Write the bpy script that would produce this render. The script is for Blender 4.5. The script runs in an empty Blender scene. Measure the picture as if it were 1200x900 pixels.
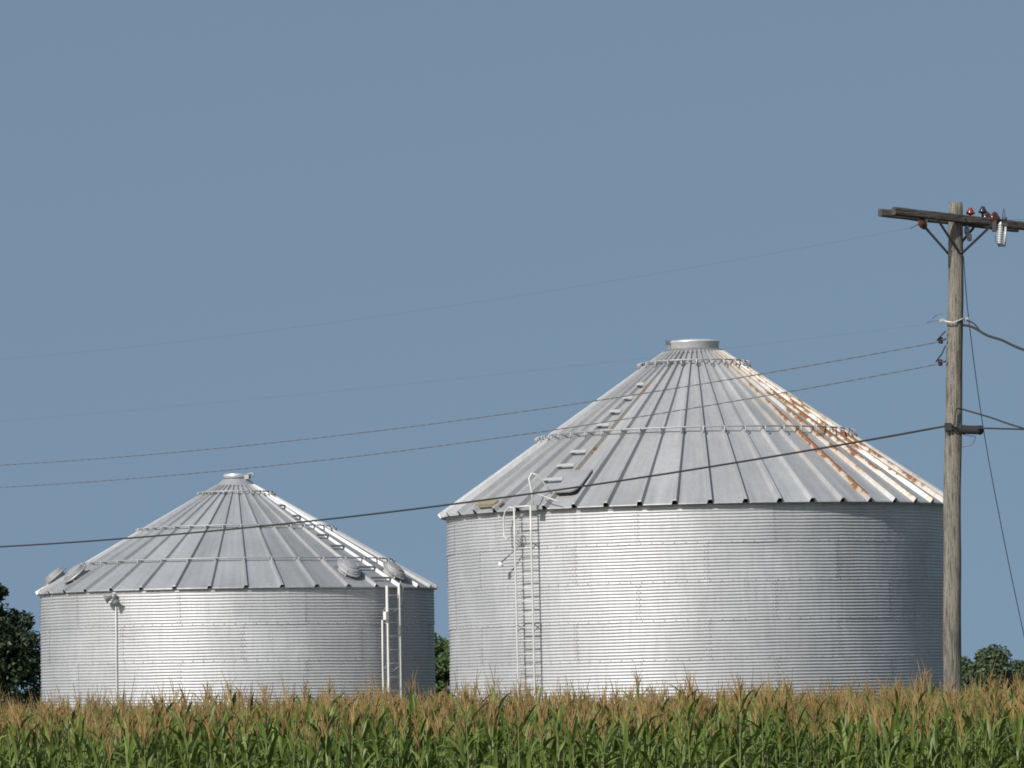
import bpy, math, random
import numpy as np
from mathutils import Vector, Matrix

R = math.radians
S = bpy.context.scene
COL = S.collection
rng = random.Random(7)

# ------------------------------------------------------------------ camera
F = 6370.0                      # focal length in pixels of a 1200 px wide frame
CAMZ = 2.45
PITCH = math.atan(370 / F)
ROLL = R(0.9)
_r0 = Vector((1, 0, 0)); _u0 = Vector((0, -math.sin(PITCH), math.cos(PITCH))); _f0 = Vector((0, math.cos(PITCH), math.sin(PITCH)))
_r = _r0 * math.cos(ROLL) - _u0 * math.sin(ROLL)
_u = _r0 * math.sin(ROLL) + _u0 * math.cos(ROLL)
CAMP = Vector((0, 0, CAMZ))

def at(px, py, D):
    """world point seen at photo pixel (1200x900) at depth y = D"""
    d = _r * ((px - 600) / F) + _u * (-(py - 450) / F) + _f0
    return CAMP + d * (D / d.y)

cam = bpy.data.cameras.new('camera')
cam.lens = F / 1200 * 36; cam.sensor_width = 36
cam.clip_start = 0.5; cam.clip_end = 9000
co = bpy.data.objects.new('camera', cam); COL.objects.link(co)
M4 = Matrix.Identity(4)
for i in range(3):
    M4[i][0] = _r[i]; M4[i][1] = _u[i]; M4[i][2] = -_f0[i]; M4[i][3] = CAMP[i]
co.matrix_world = M4
S.camera = co

# ------------------------------------------------------------------ light
SUN_AZ, SUN_EL = R(-37), R(36)       # azimuth measured from the camera side, left negative
SD = Vector((math.sin(SUN_AZ) * math.cos(SUN_EL), -math.cos(SUN_AZ) * math.cos(SUN_EL), math.sin(SUN_EL)))
sl = bpy.data.lights.new('sun', 'SUN'); sl.energy = 5.0; sl.angle = R(0.5); sl.color = (1.0, 0.965, 0.90)
so = bpy.data.objects.new('sun', sl); COL.objects.link(so)
so.rotation_euler = (-SD).to_track_quat('-Z', 'Y').to_euler()

W = bpy.data.worlds.new('World'); S.world = W; W.use_nodes = True
nt = W.node_tree; nt.nodes.clear()
out = nt.nodes.new('ShaderNodeOutputWorld'); bg = nt.nodes.new('ShaderNodeBackground')
sky = nt.nodes.new('ShaderNodeTexSky'); sky.sky_type = 'NISHITA'; sky.sun_disc = False
sky.sun_elevation = SUN_EL; sky.sun_rotation = math.atan2(SD.x, SD.y) % (2 * math.pi)
sky.air_density = 1.0; sky.dust_density = 1.5; sky.ozone_density = 1.0
tc = nt.nodes.new('ShaderNodeTexCoord'); va = nt.nodes.new('ShaderNodeVectorMath'); va.operation = 'MULTIPLY_ADD'
va.inputs[1].default_value = (1, 1, 0.95); va.inputs[2].default_value = (0, 0, 0.64)
vn = nt.nodes.new('ShaderNodeVectorMath'); vn.operation = 'NORMALIZE'
hs = nt.nodes.new('ShaderNodeHueSaturation'); hs.inputs['Hue'].default_value = 0.479; hs.inputs['Saturation'].default_value = 0.82; hs.inputs['Value'].default_value = 1.74
nt.links.new(tc.outputs['Generated'], va.inputs[0]); nt.links.new(va.outputs[0], vn.inputs[0])
nt.links.new(vn.outputs[0], sky.inputs[0]); nt.links.new(sky.outputs[0], hs.inputs['Color'])
nt.links.new(hs.outputs[0], bg.inputs[0]); nt.links.new(bg.outputs[0], out.inputs[0])
bg.inputs[1].default_value = 0.085

vs = S.view_settings; vs.view_transform = 'Standard'; vs.look = 'None'; vs.gamma = 1; vs.exposure = 0.0; vs.use_curve_mapping = False
try:
    S.cycles.max_bounces = 6; S.cycles.diffuse_bounces = 3; S.cycles.glossy_bounces = 3
    S.cycles.transmission_bounces = 3; S.cycles.filter_width = 1.8
    S.cycles.use_denoising = True
except Exception:
    pass

# ------------------------------------------------------------------ materials
class NT:
    def __init__(self, name):
        self.m = bpy.data.materials.new(name); self.m.use_nodes = True
        self.t = self.m.node_tree; self.p = self.t.nodes['Principled BSDF']
    def n(self, kind, **kw):
        o = self.t.nodes.new(kind)
        for k, v in kw.items(): setattr(o, k, v)
        return o
    def l(self, a, b): self.t.links.new(a, b)
    def noise(self, scale, detail=4, rough=0.55, vec=None, stretch=None, along=None):
        tc = self.n('ShaderNodeTexCoord'); src = tc.outputs['Object']
        if stretch:
            mp = self.n('ShaderNodeMapping'); mp.inputs['Scale'].default_value = stretch
            if along is not None:
                mp.vector_type = 'TEXTURE'; mp.inputs['Rotation'].default_value = (0, 0, along); mp.inputs['Scale'].default_value = (1 / stretch[2], 1 / stretch[0], 1 / stretch[1])
            self.l(src, mp.inputs[0]); src = mp.outputs[0]
        nz = self.n('ShaderNodeTexNoise'); nz.inputs['Scale'].default_value = scale
        nz.inputs['Detail'].default_value = detail; nz.inputs['Roughness'].default_value = rough
        self.l(src, nz.inputs['Vector']); return nz.outputs['Fac']
    def ramp(self, fac, stops):
        r = self.n('ShaderNodeValToRGB'); e = r.color_ramp.elements
        while len(e) < len(stops): e.new(0.5)
        for el, (p, c) in zip(e, stops):
            el.position = p; el.color = (c, c, c, 1) if isinstance(c, (int, float)) else (*c, 1)
        self.l(fac, r.inputs[0]); return r.outputs[0]
    def mix(self, fac, a, b, mode='MIX'):
        m = self.n('ShaderNodeMix', data_type='RGBA', blend_type=mode)
        for sock, v in ((m.inputs[0], fac), (m.inputs[6], a), (m.inputs[7], b)):
            if isinstance(v, (int, float)): sock.default_value = v
            elif isinstance(v, tuple): sock.default_value = (*v, 1)
            else: self.l(v, sock)
        return m.outputs[2]
    def math(self, op, a, b=0.0, c=None):
        m = self.n('ShaderNodeMath', operation=op)
        for i, v in enumerate((a, b, c)):
            if v is None: continue
            if isinstance(v, (int, float)): m.inputs[i].default_value = v
            else: self.l(v, m.inputs[i])
        return m.outputs[0]
    def attr(self, name):
        a = self.n('ShaderNodeAttribute'); a.attribute_name = name; return a.outputs['Fac']
    def bump(self, h, strength=0.3, dist=0.02):
        b = self.n('ShaderNodeBump'); b.inputs['Strength'].default_value = strength; b.inputs['Distance'].default_value = dist
        self.l(h, b.inputs['Height']); self.l(b.outputs[0], self.p.inputs['Normal'])
    def set(self, **kw):
        for k, v in kw.items():
            s = self.p.inputs[k.replace('_', ' ')]
            if isinstance(v, (int, float)): s.default_value = v
            elif isinstance(v, tuple): s.default_value = (*v, 1)
            else: self.l(v, s)
        return self

def galv(name, base, metallic, rough, rust=False, sheet=False):
    a = NT(name)
    n1 = a.noise(0.9, 5); n2 = a.noise(14, 4, stretch=(1, 1, 0.12)); n3 = a.noise(45, 2)
    c = a.mix(a.ramp(n1, [(0.3, 0.0), (0.75, 1.0)]), tuple(x * 0.84 for x in base), tuple(x * 1.05 for x in base))
    c = a.mix(a.math('MULTIPLY', a.ramp(n2, [(0.45, 0.0), (0.72, 1.0)]), 0.45), c, tuple(x * 0.68 for x in base))
    c = a.mix(a.math('MULTIPLY', a.ramp(n3, [(0.4, 0.0), (0.7, 1.0)]), 0.18), c, tuple(x * 0.75 for x in base))
    met = metallic; ro = a.math('MULTIPLY_ADD', n1, 0.2, rough - 0.1)
    if sheet:
        sv = a.attr('sheet')
        c = a.mix(1.0, c, a.ramp(sv, [(0.0, 0.93), (1.0, 1.04)]), 'MULTIPLY')
    if rust:
        cx = a.n('ShaderNodeCombineXYZ'); a.l(a.math('MULTIPLY', a.attr('ang'), 5.0), cx.inputs[0]); a.l(a.math('MULTIPLY', a.attr('rad'), 0.55), cx.inputs[1])
        ns_ = a.n('ShaderNodeTexNoise'); ns_.inputs['Scale'].default_value = 1.0; ns_.inputs['Detail'].default_value = 5; a.l(cx.outputs[0], ns_.inputs['Vector'])
        c = a.mix(a.math('MULTIPLY', a.ramp(ns_.outputs['Fac'], [(0.48, 0.0), (0.72, 1.0)]), 0.45), c, tuple(x * 0.55 for x in base))
        c = a.mix(a.math('MULTIPLY', a.ramp(ns_.outputs['Fac'], [(0.22, 1.0), (0.42, 0.0)]), 0.35), c, tuple(x * 1.35 for x in base))
        c = a.mix(1.0, c, a.ramp(a.attr('sheet'), [(0.0, 0.88), (1.0, 1.10)]), 'MULTIPLY')
        rv = a.attr('rust'); nr = a.noise(2.6, 6, 0.62); nf = a.noise(11, 5, 0.7)
        nn = a.math('ADD', a.math('MULTIPLY', nr, 0.65), a.math('MULTIPLY', nf, 0.35))
        f = a.math('ADD', rv, a.math('MULTIPLY_ADD', nn, 2.0, -0.5))
        mask = a.ramp(f, [(0.62, 0.0), (0.88, 0.6), (1.15, 1.0)])
        col = a.mix(a.ramp(f, [(0.85, 0.0), (1.15, 1.0)]), (0.38, 0.285, 0.17), (0.17, 0.073, 0.032))
        c = a.mix(mask, c, col)
        met = a.math('MULTIPLY', a.math('SUBTRACT', 1.0, mask), metallic)
        ro = a.math('MAXIMUM', ro, a.math('MULTIPLY', mask, 0.85))
    a.bump(a.noise(3.0, 3), 0.25, 0.03)
    a.set(Base_Color=c, Metallic=met, Roughness=ro)
    return a.m

def plain(name, base, rough=0.6, metallic=0.0, var=0.3, scale=12):
    a = NT(name)
    n = a.noise(scale, 4)
    c = a.mix(n, tuple(x * (1 - var) for x in base), tuple(x * (1 + var) for x in base))
    a.set(Base_Color=c, Roughness=rough, Metallic=metallic); return a.m

M_WALL = galv('galvanised_wall', (0.475, 0.48, 0.49), 0.34, 0.54, sheet=True)
M_ROOF = galv('galvanised_roof_rusty', (0.395, 0.396, 0.403), 0.30, 0.5, rust=True)
M_ROOF2 = galv('galvanised_roof', (0.345, 0.35, 0.36), 0.30, 0.48, rust=True)
M_GALV = galv('galvanised_trim', (0.36, 0.36, 0.365), 0.35, 0.5)
M_CAP = galv('shiny_galvanised', (0.66, 0.66, 0.67), 0.5, 0.38)
M_DARKGALV = galv('weathered_trim', (0.22, 0.22, 0.22), 0.4, 0.5)
M_PALE = plain('pale_steel', (0.53, 0.525, 0.50), 0.5, 0.15, 0.15)
M_BOLT = plain('dark_washer', (0.31, 0.31, 0.315), 0.6, 0.0)
M_BLACK = plain('black_rubber_and_gap_shade', (0.011, 0.011, 0.012), 0.85)
M_CABLE = plain('cable_jacket', (0.024, 0.024, 0.024), 0.8)
M_WIRE = plain('aged_wire', (0.14, 0.145, 0.15), 0.6, 0.2)
M_RUNG = plain('dull_rung_steel', (0.40, 0.40, 0.395), 0.5, 0.2, 0.2)
M_WHITEPAINT = plain('aged_white_paint', (0.58, 0.57, 0.55), 0.5, 0.0, 0.12)
M_RED = plain('red_brown_glaze', (0.20, 0.03, 0.018), 0.15, 0, 0.2)
M_BROWN = plain('brown_glaze', (0.060, 0.020, 0.010), 0.15, 0, 0.3)
M_DKGLAZE = plain('dark_glaze', (0.03, 0.02, 0.03), 0.12)
M_PORC = plain('grey_porcelain', (0.40, 0.41, 0.40), 0.3, 0, 0.1)
M_GLASS = plain('lamp_lens', (0.25, 0.26, 0.27), 0.1)
M_BOARD = plain('bleached_board', (0.20, 0.165, 0.115), 0.85, 0, 0.4, 9)

def wood(name, lo, hi, crack, along=None):
    a = NT(name)
    g = a.noise(9, 6, 0.65, stretch=(3.0, 3.0, 0.16), along=along); k = a.noise(2.2, 4, 0.6, stretch=(2, 2, 0.8), along=along); f = a.noise(26, 4, 0.7, stretch=(2.0, 2.0, 0.1), along=along)
    c = a.mix(g, lo, hi)
    c = a.mix(a.ramp(f, [(0.50, 0.0), (0.60, 0.9)]), c, crack)
    c = a.mix(a.ramp(k, [(0.50, 0.0), (0.66, 0.7)]), c, tuple(x * 0.55 for x in lo))
    a.bump(f, 1.0, 0.03)
    a.set(Base_Color=c, Roughness=0.9); return a.m
M_POLE = wood('weathered_pole', (0.15, 0.132, 0.108), (0.27, 0.25, 0.212), (0.06, 0.052, 0.042))
M_ARM = wood('dark_arm_wood', (0.055, 0.047, 0.043), (0.14, 0.12, 0.108), (0.02, 0.016, 0.014), R(35))
M_IRON = plain('brace_iron', (0.05, 0.05, 0.055), 0.6, 0.3)

def foliage(name, dark, light, trans=0.25, scale=1.2):
    a = NT(name)
    n = a.noise(scale, 3); oi = a.n('ShaderNodeObjectInfo'); at_ = a.attr('tone')
    c = a.mix(a.math('MULTIPLY_ADD', n, 0.6, a.math('MULTIPLY', at_, 0.5)), dark, light)
    a.set(Base_Color=c, Roughness=0.5)
    try: a.p.inputs['Specular IOR Level'].default_value = 0.3
    except Exception: pass
    tr = a.n('ShaderNodeBsdfTranslucent'); a.l(c, tr.inputs[0])
    ms = a.n('ShaderNodeMixShader'); ms.inputs[0].default_value = trans
    o = a.t.nodes['Material Output']
    a.l(a.p.outputs[0], ms.inputs[1]); a.l(tr.outputs[0], ms.inputs[2]); a.l(ms.outputs[0], o.inputs[0])
    return a.m
M_LEAF = foliage('corn_leaf', (0.028, 0.060, 0.011), (0.165, 0.215, 0.045), 0.15, 3.0)
M_STALK = foliage('corn_stalk', (0.09, 0.13, 0.04), (0.17, 0.19, 0.07), 0.0, 2.0)
M_TASSEL = foliage('corn_tassel', (0.14, 0.072, 0.025), (0.46, 0.33, 0.13), 0.2, 4.0)
M_TREE_A = foliage('tree_leaf_dark', (0.014, 0.026, 0.013), (0.038, 0.060, 0.026), 0.12, 0.7)
M_TREE_B = foliage('tree_leaf_mid', (0.035, 0.065, 0.020), (0.09, 0.13, 0.042), 0.2, 0.7)
M_TREE_C = foliage('tree_leaf_far_hazed', (0.030, 0.050, 0.026), (0.075, 0.105, 0.048), 0.15, 0.7)  # distance haze put into the leaf colour: lifted, slightly bluish tones
M_BARK = wood('tree_bark', (0.07, 0.055, 0.04), (0.13, 0.105, 0.08), (0.03, 0.024, 0.018))

a = NT('field_ground')
g1 = a.noise(0.05, 5); g2 = a.noise(3.5, 5)
c = a.mix(a.ramp(g1, [(0.4, 0.0), (0.6, 1.0)]), (0.055, 0.075, 0.025), (0.10, 0.085, 0.05))
c = a.mix(a.math('MULTIPLY', g2, 0.5), c, (0.04, 0.045, 0.02))
a.set(Base_Color=c, Roughness=0.95); M_GROUND = a.m

# ------------------------------------------------------------------ mesh builder
class MB:
    def __init__(self): self.v = []; self.f = []; self.mi = []; self.sm = []; self.at = {}
    def add(self, verts, faces, mi=0, smooth=False, **attrs):
        b = len(self.v); self.v += [tuple(p) for p in verts]
        for fc in faces: self.f.append(tuple(b + i for i in fc)); self.mi.append(mi); self.sm.append(smooth)
        for k in set(list(attrs) + list(self.at)):
            arr = self.at.setdefault(k, [0.0] * b)
            vals = attrs.get(k, 0.0)
            arr += list(vals) if isinstance(vals, (list, tuple)) else [vals] * len(verts)
        return self
    def tube(self, pts, rad, n=6, mi=0, caps=True, smooth=True, **attrs):
        pts = [Vector(p) for p in pts]; m = len(pts)
        rads = rad if isinstance(rad, (list, tuple)) else [rad] * m
        vs_, fs = [], []; prev = None
        for i, p in enumerate(pts):
            t = (pts[min(i + 1, m - 1)] - pts[max(i - 1, 0)])
            if t.length < 1e-9: t = Vector((0, 0, 1))
            t.normalize()
            if prev is None:
                ref = Vector((0, 0, 1)) if abs(t.z) < 0.9 else Vector((1, 0, 0)); x = t.cross(ref).normalized()
            else:
                x = (prev - t * prev.dot(t)).normalized()
            prev = x; y = t.cross(x)
            for k in range(n):
                an = 2 * math.pi * k / n
                vs_.append(p + (x * math.cos(an) + y * math.sin(an)) * rads[i])
        for i in range(m - 1):
            for k in range(n):
                fs.append((i * n + k, i * n + (k + 1) % n, (i + 1) * n + (k + 1) % n, (i + 1) * n + k))
        if caps: fs.append(tuple(range(n))[::-1]); fs.append(tuple(range((m - 1) * n, m * n)))
        return self.add(vs_, fs, mi, smooth, **attrs)
    def box(self, c, ax, ay, az, mi=0):
        """centre and three half-extent vectors; slightly bevelled look from a chamfered ring"""
        c = Vector(c); ax, ay, az = Vector(ax), Vector(ay), Vector(az)
        vs_ = [c + ax * i + ay * j + az * k for k in (-1, 1) for j in (-1, 1) for i in (-1, 1)]
        fs = [(0, 2, 3, 1), (4, 5, 7, 6), (0, 1, 5, 4), (2, 6, 7, 3), (0, 4, 6, 2), (1, 3, 7, 5)]
        return self.add(vs_, fs, mi)
    def lathe(self, prof, n=24, mi=0, mat=None, smooth=True, caps=False):
        vs_, fs = [], []
        for (r, z) in prof:
            for k in range(n):
                an = 2 * math.pi * k / n; p = Vector((r * math.cos(an), r * math.sin(an), z))
                vs_.append(mat @ p if mat else p)
        for i in range(len(prof) - 1):
            for k in range(n):
                fs.append((i * n + k, i * n + (k + 1) % n, (i + 1) * n + (k + 1) % n, (i + 1) * n + k))
        if caps: fs.append(tuple(range(n))[::-1]); fs.append(tuple(range((len(prof) - 1) * n, len(prof) * n)))
        return self.add(vs_, fs, mi, smooth)
    def mesh(self, name, mats):
        me = bpy.data.meshes.new(name)
        me.from_pydata(self.v, [], self.f)
        for m in (mats if isinstance(mats, (list, tuple)) else [mats]): me.materials.append(m)
        me.polygons.foreach_set('material_index', self.mi); me.polygons.foreach_set('use_smooth', self.sm)
        for k, vals in self.at.items():
            vals = vals + [0.0] * (len(self.v) - len(vals))
            me.attributes.new(k, 'FLOAT', 'POINT').data.foreach_set('value', vals)
        me.update(); return me
    def build(self, name, mats, parent=None):
        return link(name, self.mesh(name, mats), parent)

def link(name, me, parent=None):
    o = bpy.data.objects.new(name, me); COL.objects.link(o)
    if parent is not None: o.parent = parent
    return o
def tag(o, label=None, cat=None, group=None, kind=None):
    for k, v in (('label', label), ('category', cat), ('group', group), ('kind', kind)):
        if v: o[k] = v
    return o
def empty(name, loc, rot=(0, 0, 0)):
    o = bpy.data.objects.new(name, None); COL.objects.link(o); o.location = loc; o.rotation_euler = rot
    o.empty_display_size = 0.2; return o

# ------------------------------------------------------------------ ground
g = MB(); n = 24; ext = 4000
vs_ = [(-ext + 2 * ext * i / n, -400 + (ext + 400) * j / n, 0) for j in range(n + 1) for i in range(n + 1)]
g.add(vs_, [(j * (n + 1) + i, j * (n + 1) + i + 1, (j + 1) * (n + 1) + i + 1, (j + 1) * (n + 1) + i) for j in range(n) for i in range(n)])
tag(g.build('ground', M_GROUND), kind='structure')

# ------------------------------------------------------------------ grain bins
def cyl(th, r, z):                   # bin coordinates: angle from the camera-facing side, right positive
    return Vector((r * math.sin(th), -r * math.cos(th), z))

def wall_mesh(Rw, ztop, ring, ncor, nsheet, phases, seed):
    rr = random.Random(seed); mb = MB()
    nring = int(math.ceil((ztop - 0.05) / ring)); seg = 14; sub = 7
    amp = 0.0084
    for k in range(nring):
        z1 = ztop - k * ring; z0 = max(0.02, z1 - ring - 0.012); ph = phases[k % 2]
        nz = ncor * sub
        for s in range(nsheet):
            a0 = R(ph) + 2 * math.pi * s / nsheet; a1 = a0 + 2 * math.pi / nsheet + 0.006
            tone = rr.random(); vs2, fs2 = [], []
            dz = rr.uniform(-0.0015, 0.0015); dr = rr.uniform(-0.002, 0.002)
            for i in range(nz + 1):
                t = i / nz; z = z1 - (z1 - z0) * t
                w = math.sin(2 * math.pi * (z1 - z) / ring * ncor + 0.6)
                lap = 0.004 * (1 - k % 2) + 0.003 * t
                for j in range(seg + 1):
                    u = j / seg; an = a0 + (a1 - a0) * u
                    r = Rw + amp * w + 0.005 * u + lap * 0.6 + dr * math.sin(u * math.pi)
                    wob = 0.0022 * math.sin(an * 23 + z * 3.1 + seed) + 0.0015 * math.sin(an * 57 + z * 7)
                    vs2.append(cyl(an, r + wob, z + dz + 0.9 * wob))
            for i in range(nz):
                for j in range(seg):
                    b = i * (seg + 1) + j
                    fs2.append((b, b + seg + 1, b + seg + 2, b + 1))
            mb.add(vs2, fs2, 0, True, sheet=tone)
            # bolts of the vertical lap
            if z1 > 1.0:
                for q in range(ncor // 2):
                    for da in (-0.004, 0.012):
                        bolt(mb, a1 + da - 0.006, Rw + 0.014, z1 - ring * (q + 0.5) * 2 / ncor, 0.011)
        if z1 - ring > 1.0:
            for q in range(nsheet * 12):
                bolt(mb, R(ph) + 2 * math.pi * (q + 0.37) / (nsheet * 12), Rw + 0.012, z1 - ring + 0.004, 0.013)
    return mb

def bolt(mb, an, r, z, s):
    c = cyl(an, r, z); o = cyl(an, 1, 0); t = Vector((math.cos(an), math.sin(an), 0)); up = Vector((0, 0, 1))
    vs2 = [c + (t * math.cos(q * math.pi / 3) + up * math.sin(q * math.pi / 3)) * s * (1 if l == 0 else 0.8) + o * (0.0 if l == 0 else 0.007) for l in (0, 1) for q in range(6)]
    mb.add(vs2, [(q, (q + 1) % 6, 6 + (q + 1) % 6, 6 + q) for q in range(6)] + [tuple(range(6, 12))], 1, False)

def roof_mesh(Re, ze, rt, zt, nrib, phase, rib, rust_fn):
    """folded panels with hollow raised ribs; rib = (base half width, top half width, height) at eave and at top"""
    mb = MB(); rows = 22; vs2, fs2, ru = [], [], []; tones, angs, rads_, tn = [], [], [], []; trng = random.Random(nrib)
    slope = math.atan2(zt - ze, Re - rt); nz = Vector((math.sin(slope), 0, math.cos(slope)))
    rad = [Re + 0.012] + [Re + (rt - Re) * i / rows for i in range(rows + 1)]
    for i, r in enumerate(rad):
        z = ze + (Re - r) / (Re - rt) * (zt - ze)
        if i == 0: z = ze - 0.022
        u = min(1.0, max(0.0, (Re - r) / (Re - rt)))
        wb = rib[0][0] + (rib[1][0] - rib[0][0]) * u; wt = rib[0][1] + (rib[1][1] - rib[0][1]) * u; h = rib[0][2] + (rib[1][2] - rib[0][2]) * u
        for k in range(nrib):
            an = R(phase) + 2 * math.pi * k / nrib + math.pi
            if i == 0: tones.append(trng.random())
            for (w, hh, on) in ((-wb, 0, 0.55), (-wt, h, 1), (wt, h, 1), (wb, 0, 0.55)):
                a2 = an + w / r
                angs.append(k); rads_.append(r); tn.append(tones[k] if w > 0 else tones[k - 1] if k else 0.5)
                vs2.append(cyl(a2, r + hh * nz.x, z + hh * nz.z)); ru.append(rust_fn(math.degrees((an + math.pi) % (2 * math.pi) - math.pi), r, on, w > 0, k))
            # one more vertex in the panel middle so that the stains stay on the ribs
            for f_ in (0.12, 0.5, 0.88):
                a2 = an + wb / r + (2 * math.pi / nrib - 2 * wb / r) * f_
                half = math.pi / nrib
                rr_ = r * math.cos(half) / math.cos((f_ - 0.5) * 2 * half) * (1.0) if False else r
                angs.append(k + 0.15 + f_ * 0.7); rads_.append(r); tn.append(tones[k]); vs2.append(cyl(a2, rr_, z)); ru.append(rust_fn(math.degrees((an + half + math.pi) % (2 * math.pi) - math.pi), r, 0.0, False, k))
    m = nrib * 7
    for i in range(len(rad) - 1):
        for k in range(m):
            fs2.append((i * m + k, i * m + (k + 1) % m, (i + 1) * m + (k + 1) % m, (i + 1) * m + k))
    mb.add(vs2, fs2, 0, False, rust=ru, ang=angs, rad=rads_, sheet=tn)
    return mb, slope

def hoop(parent, r, z, nrib, phase, h, rad, mat, stand, sub=3):
    mb = MB(); pts = [cyl(2 * math.pi * i / 144, r, z) for i in range(145)]
    mb.tube(pts, rad, 6, caps=False)
    for k in range(nrib):
        an = R(phase) + 2 * math.pi * k / nrib
        p = cyl(an, r, z); q = cyl(an, r - stand * 0.3, z - stand)
        q2 = cyl(an, r + stand * 1.1, z - stand * 1.6); e = cyl(an, r + stand * 0.9, z - 0.1 * stand)
        mb.tube([q2, e, p, q], rad * 0.8, 5)
    return mb.build('roof_hoop', mat, parent)

def ladder(parent, th, Rw, off, half, z0, z1, step, railr, mat, flat=None, brackets=()):
    t = Vector((math.cos(th), math.sin(th), 0)); o = cyl(th, 1, 0); mb = MB()
    base = o * (Rw + off)
    for s in (-1, 1):
        if flat:
            mb.box(base + t * s * half + Vector((0, 0, (z0 + z1) / 2)), t * flat[0], o * flat[1], Vector((0, 0, (z1 - z0) / 2)))
        else:
            mb.tube([base + t * s * half + Vector((0, 0, z)) for z in np.linspace(z0, z1, 9)], railr, 8)
    if not flat: mb.tube([base + t * s * half * 1.02 + Vector((0, 0, z1)) for s in (-1, 1)], railr, 8)
    lo = mb.build('ladder', mat, parent); z = z0 + 0.1
    while z < z1 - 0.1:
        MB().tube([base + t * s * (half - railr * 0.5) + Vector((0, 0, z)) for s in (-1, 1)], 0.0115, 6).build('rung', mat, lo); z += step
    for zb in brackets:
        for s in (-1, 1):
            p = base + t * s * half
            MB().tube([p + Vector((0, 0, zb)), p - o * off + Vector((0, 0, zb - 0.13))], 0.010, 5).build('bracket', M_GALV, lo)
            if not flat: MB().tube([p + Vector((0, 0, zb - 0.16)), p - o * off + Vector((0, 0, zb + 0.0))], 0.010, 5).build('bracket', M_GALV, lo)
    return lo, t, o, base

# ---- the large bin on the right
D1 = 110.0
c1 = at(822, 700, D1)
big = tag(empty('grain_bin', (c1.x, D1, 0), (0, R(-0.45), 0)),
          'large corrugated steel grain bin with rust streaked conical roof, nearer the utility pole', 'grain bin', 'steel grain bins behind the corn')
RW1, RE1, ZE1, RT1, ZT1 = 5.08, 5.195, 6.19, 0.61, 9.40
NR1, PH1 = 48, 0.76
wall_mesh(RW1, 6.18, 0.75, 12, 12, (14.4, -0.5), 3).build('wall', [M_WALL, M_BOLT], big)
rr1 = random.Random(11); rnd1 = [rr1.random() for _ in range(NR1)]
def rust1(th, r, on, right, k):
    v = -0.12
    side = max(0.0, 1 - abs(th - 55) / 36.0); band = max(0.0, 1 - abs(r - 2.6) / 2.3)
    if th > 8: v += 0.22 * on * min(1, (th - 8) / 30) * (0.55 + 0.95 * rnd1[k])
    v += side * (0.13 + 0.38 * band) * (0.55 + 0.45 * on) * (0.7 + 0.45 * rnd1[k])
    if 34 < th < 80 and r > 3.0: v += 0.22 * on * rnd1[k]
    if abs(th + 36.74) < 0.5 and right and on > 0.5: v += 0.44 if 1.5 < r < 4.4 else 0.2
    return v
mb, sl1 = roof_mesh(RE1, ZE1, RT1, ZT1, NR1, PH1, ((0.062, 0.034, 0.090), (0.030, 0.016, 0.048)), rust1)
roof = mb.build('roof', M_ROOF, big)
def roofz1(r): return ZE1 + (RE1 - r) / (RE1 - RT1) * (ZT1 - ZE1)
hoop(big, 1.06, roofz1(1.06) + 0.13, NR1 // 2, PH1, 0, 0.018, M_GALV, 0.085)
hoop(big, 3.17, roofz1(3.17) + 0.15, NR1, PH1, 0, 0.018, M_GALV, 0.085)
# transition ring and cap
cap = MB(); cap.lathe([(0.66, 9.39), (0.60, 9.46), (0.53, 9.49)], 40)
cap.build('roof_collar', M_DARKGALV, big)
cap = MB(); cap.lathe([(0.50, 9.46), (0.515, 9.49), (0.52, 9.60), (0.535, 9.615), (0.535, 9.635), (0.50, 9.655), (0.30, 9.68), (0.0, 9.69)], 40)
co_ = cap.build('roof_cap', M_CAP, big)
MB().box(cyl(R(-62), 0.56, 9.61), cyl(R(-62), 0.05, 0), Vector((0.03, 0.02, 0)), Vector((0, 0, 0.045))).build('latch', M_DARKGALV, co_)
# roof ladder rungs between two ribs
TH_L = R(-40.5)
for r in (4.46, 4.06, 3.66, 2.88, 2.48, 2.08, 1.68):
    z = roofz1(r) + 0.085; w = r * math.radians(7.5) / 2 * 0.84; t = Vector((math.cos(TH_L), math.sin(TH_L), 0)); c = cyl(TH_L, r + 0.05, z)
    b = MB(); b.box(c, t * w, cyl(TH_L, 0.024, -0.015), Vector((0, 0, 0.012)))
    b.tube([c - t * w, c - t * w + Vector((0, 0, -0.05))], 0.012, 5); b.tube([c + t * w, c + t * w + Vector((0, 0, -0.05))], 0.012, 5)
    b.build('roof_rung', M_RUNG, big)
# roof hatch: raised lid with curved lower edge
TH_H = R(-32.99); hb = MB(); ou, lo_ = [], []
t = Vector((math.cos(TH_H), math.sin(TH_H), 0)); s_up = cyl(TH_H, -math.cos(sl1), math.sin(sl1)); nrm = cyl(TH_H, math.sin(sl1), math.cos(sl1))
hc = cyl(TH_H, 4.58, roofz1(4.58))
outl = []
for (x, y) in ((-0.24, 0.38), (0.24, 0.38), (0.245, -0.02)): outl.append((x, y))
for q in range(7):
    an = -q / 6 * math.pi / 2; outl.append((0.06 + 0.185 * math.cos(an), -0.14 + 0.24 * math.sin(an)))
outl.append((-0.24, -0.38))
top = [hc + t * x * 0.98 + s_up * y + nrm * 0.13 for x, y in outl]; bot = [hc + t * x * 0.9 + s_up * y * 0.9 + nrm * 0.0 for x, y in outl]
lip = [hc + t * x + s_up * y + nrm * 0.10 for x, y in outl]
nn_ = len(outl)
hb.add(top + lip, [tuple(range(nn_))[::-1]] + [(q, (q + 1) % nn_, nn_ + (q + 1) % nn_, nn_ + q) for q in range(nn_)], 0)
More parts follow.
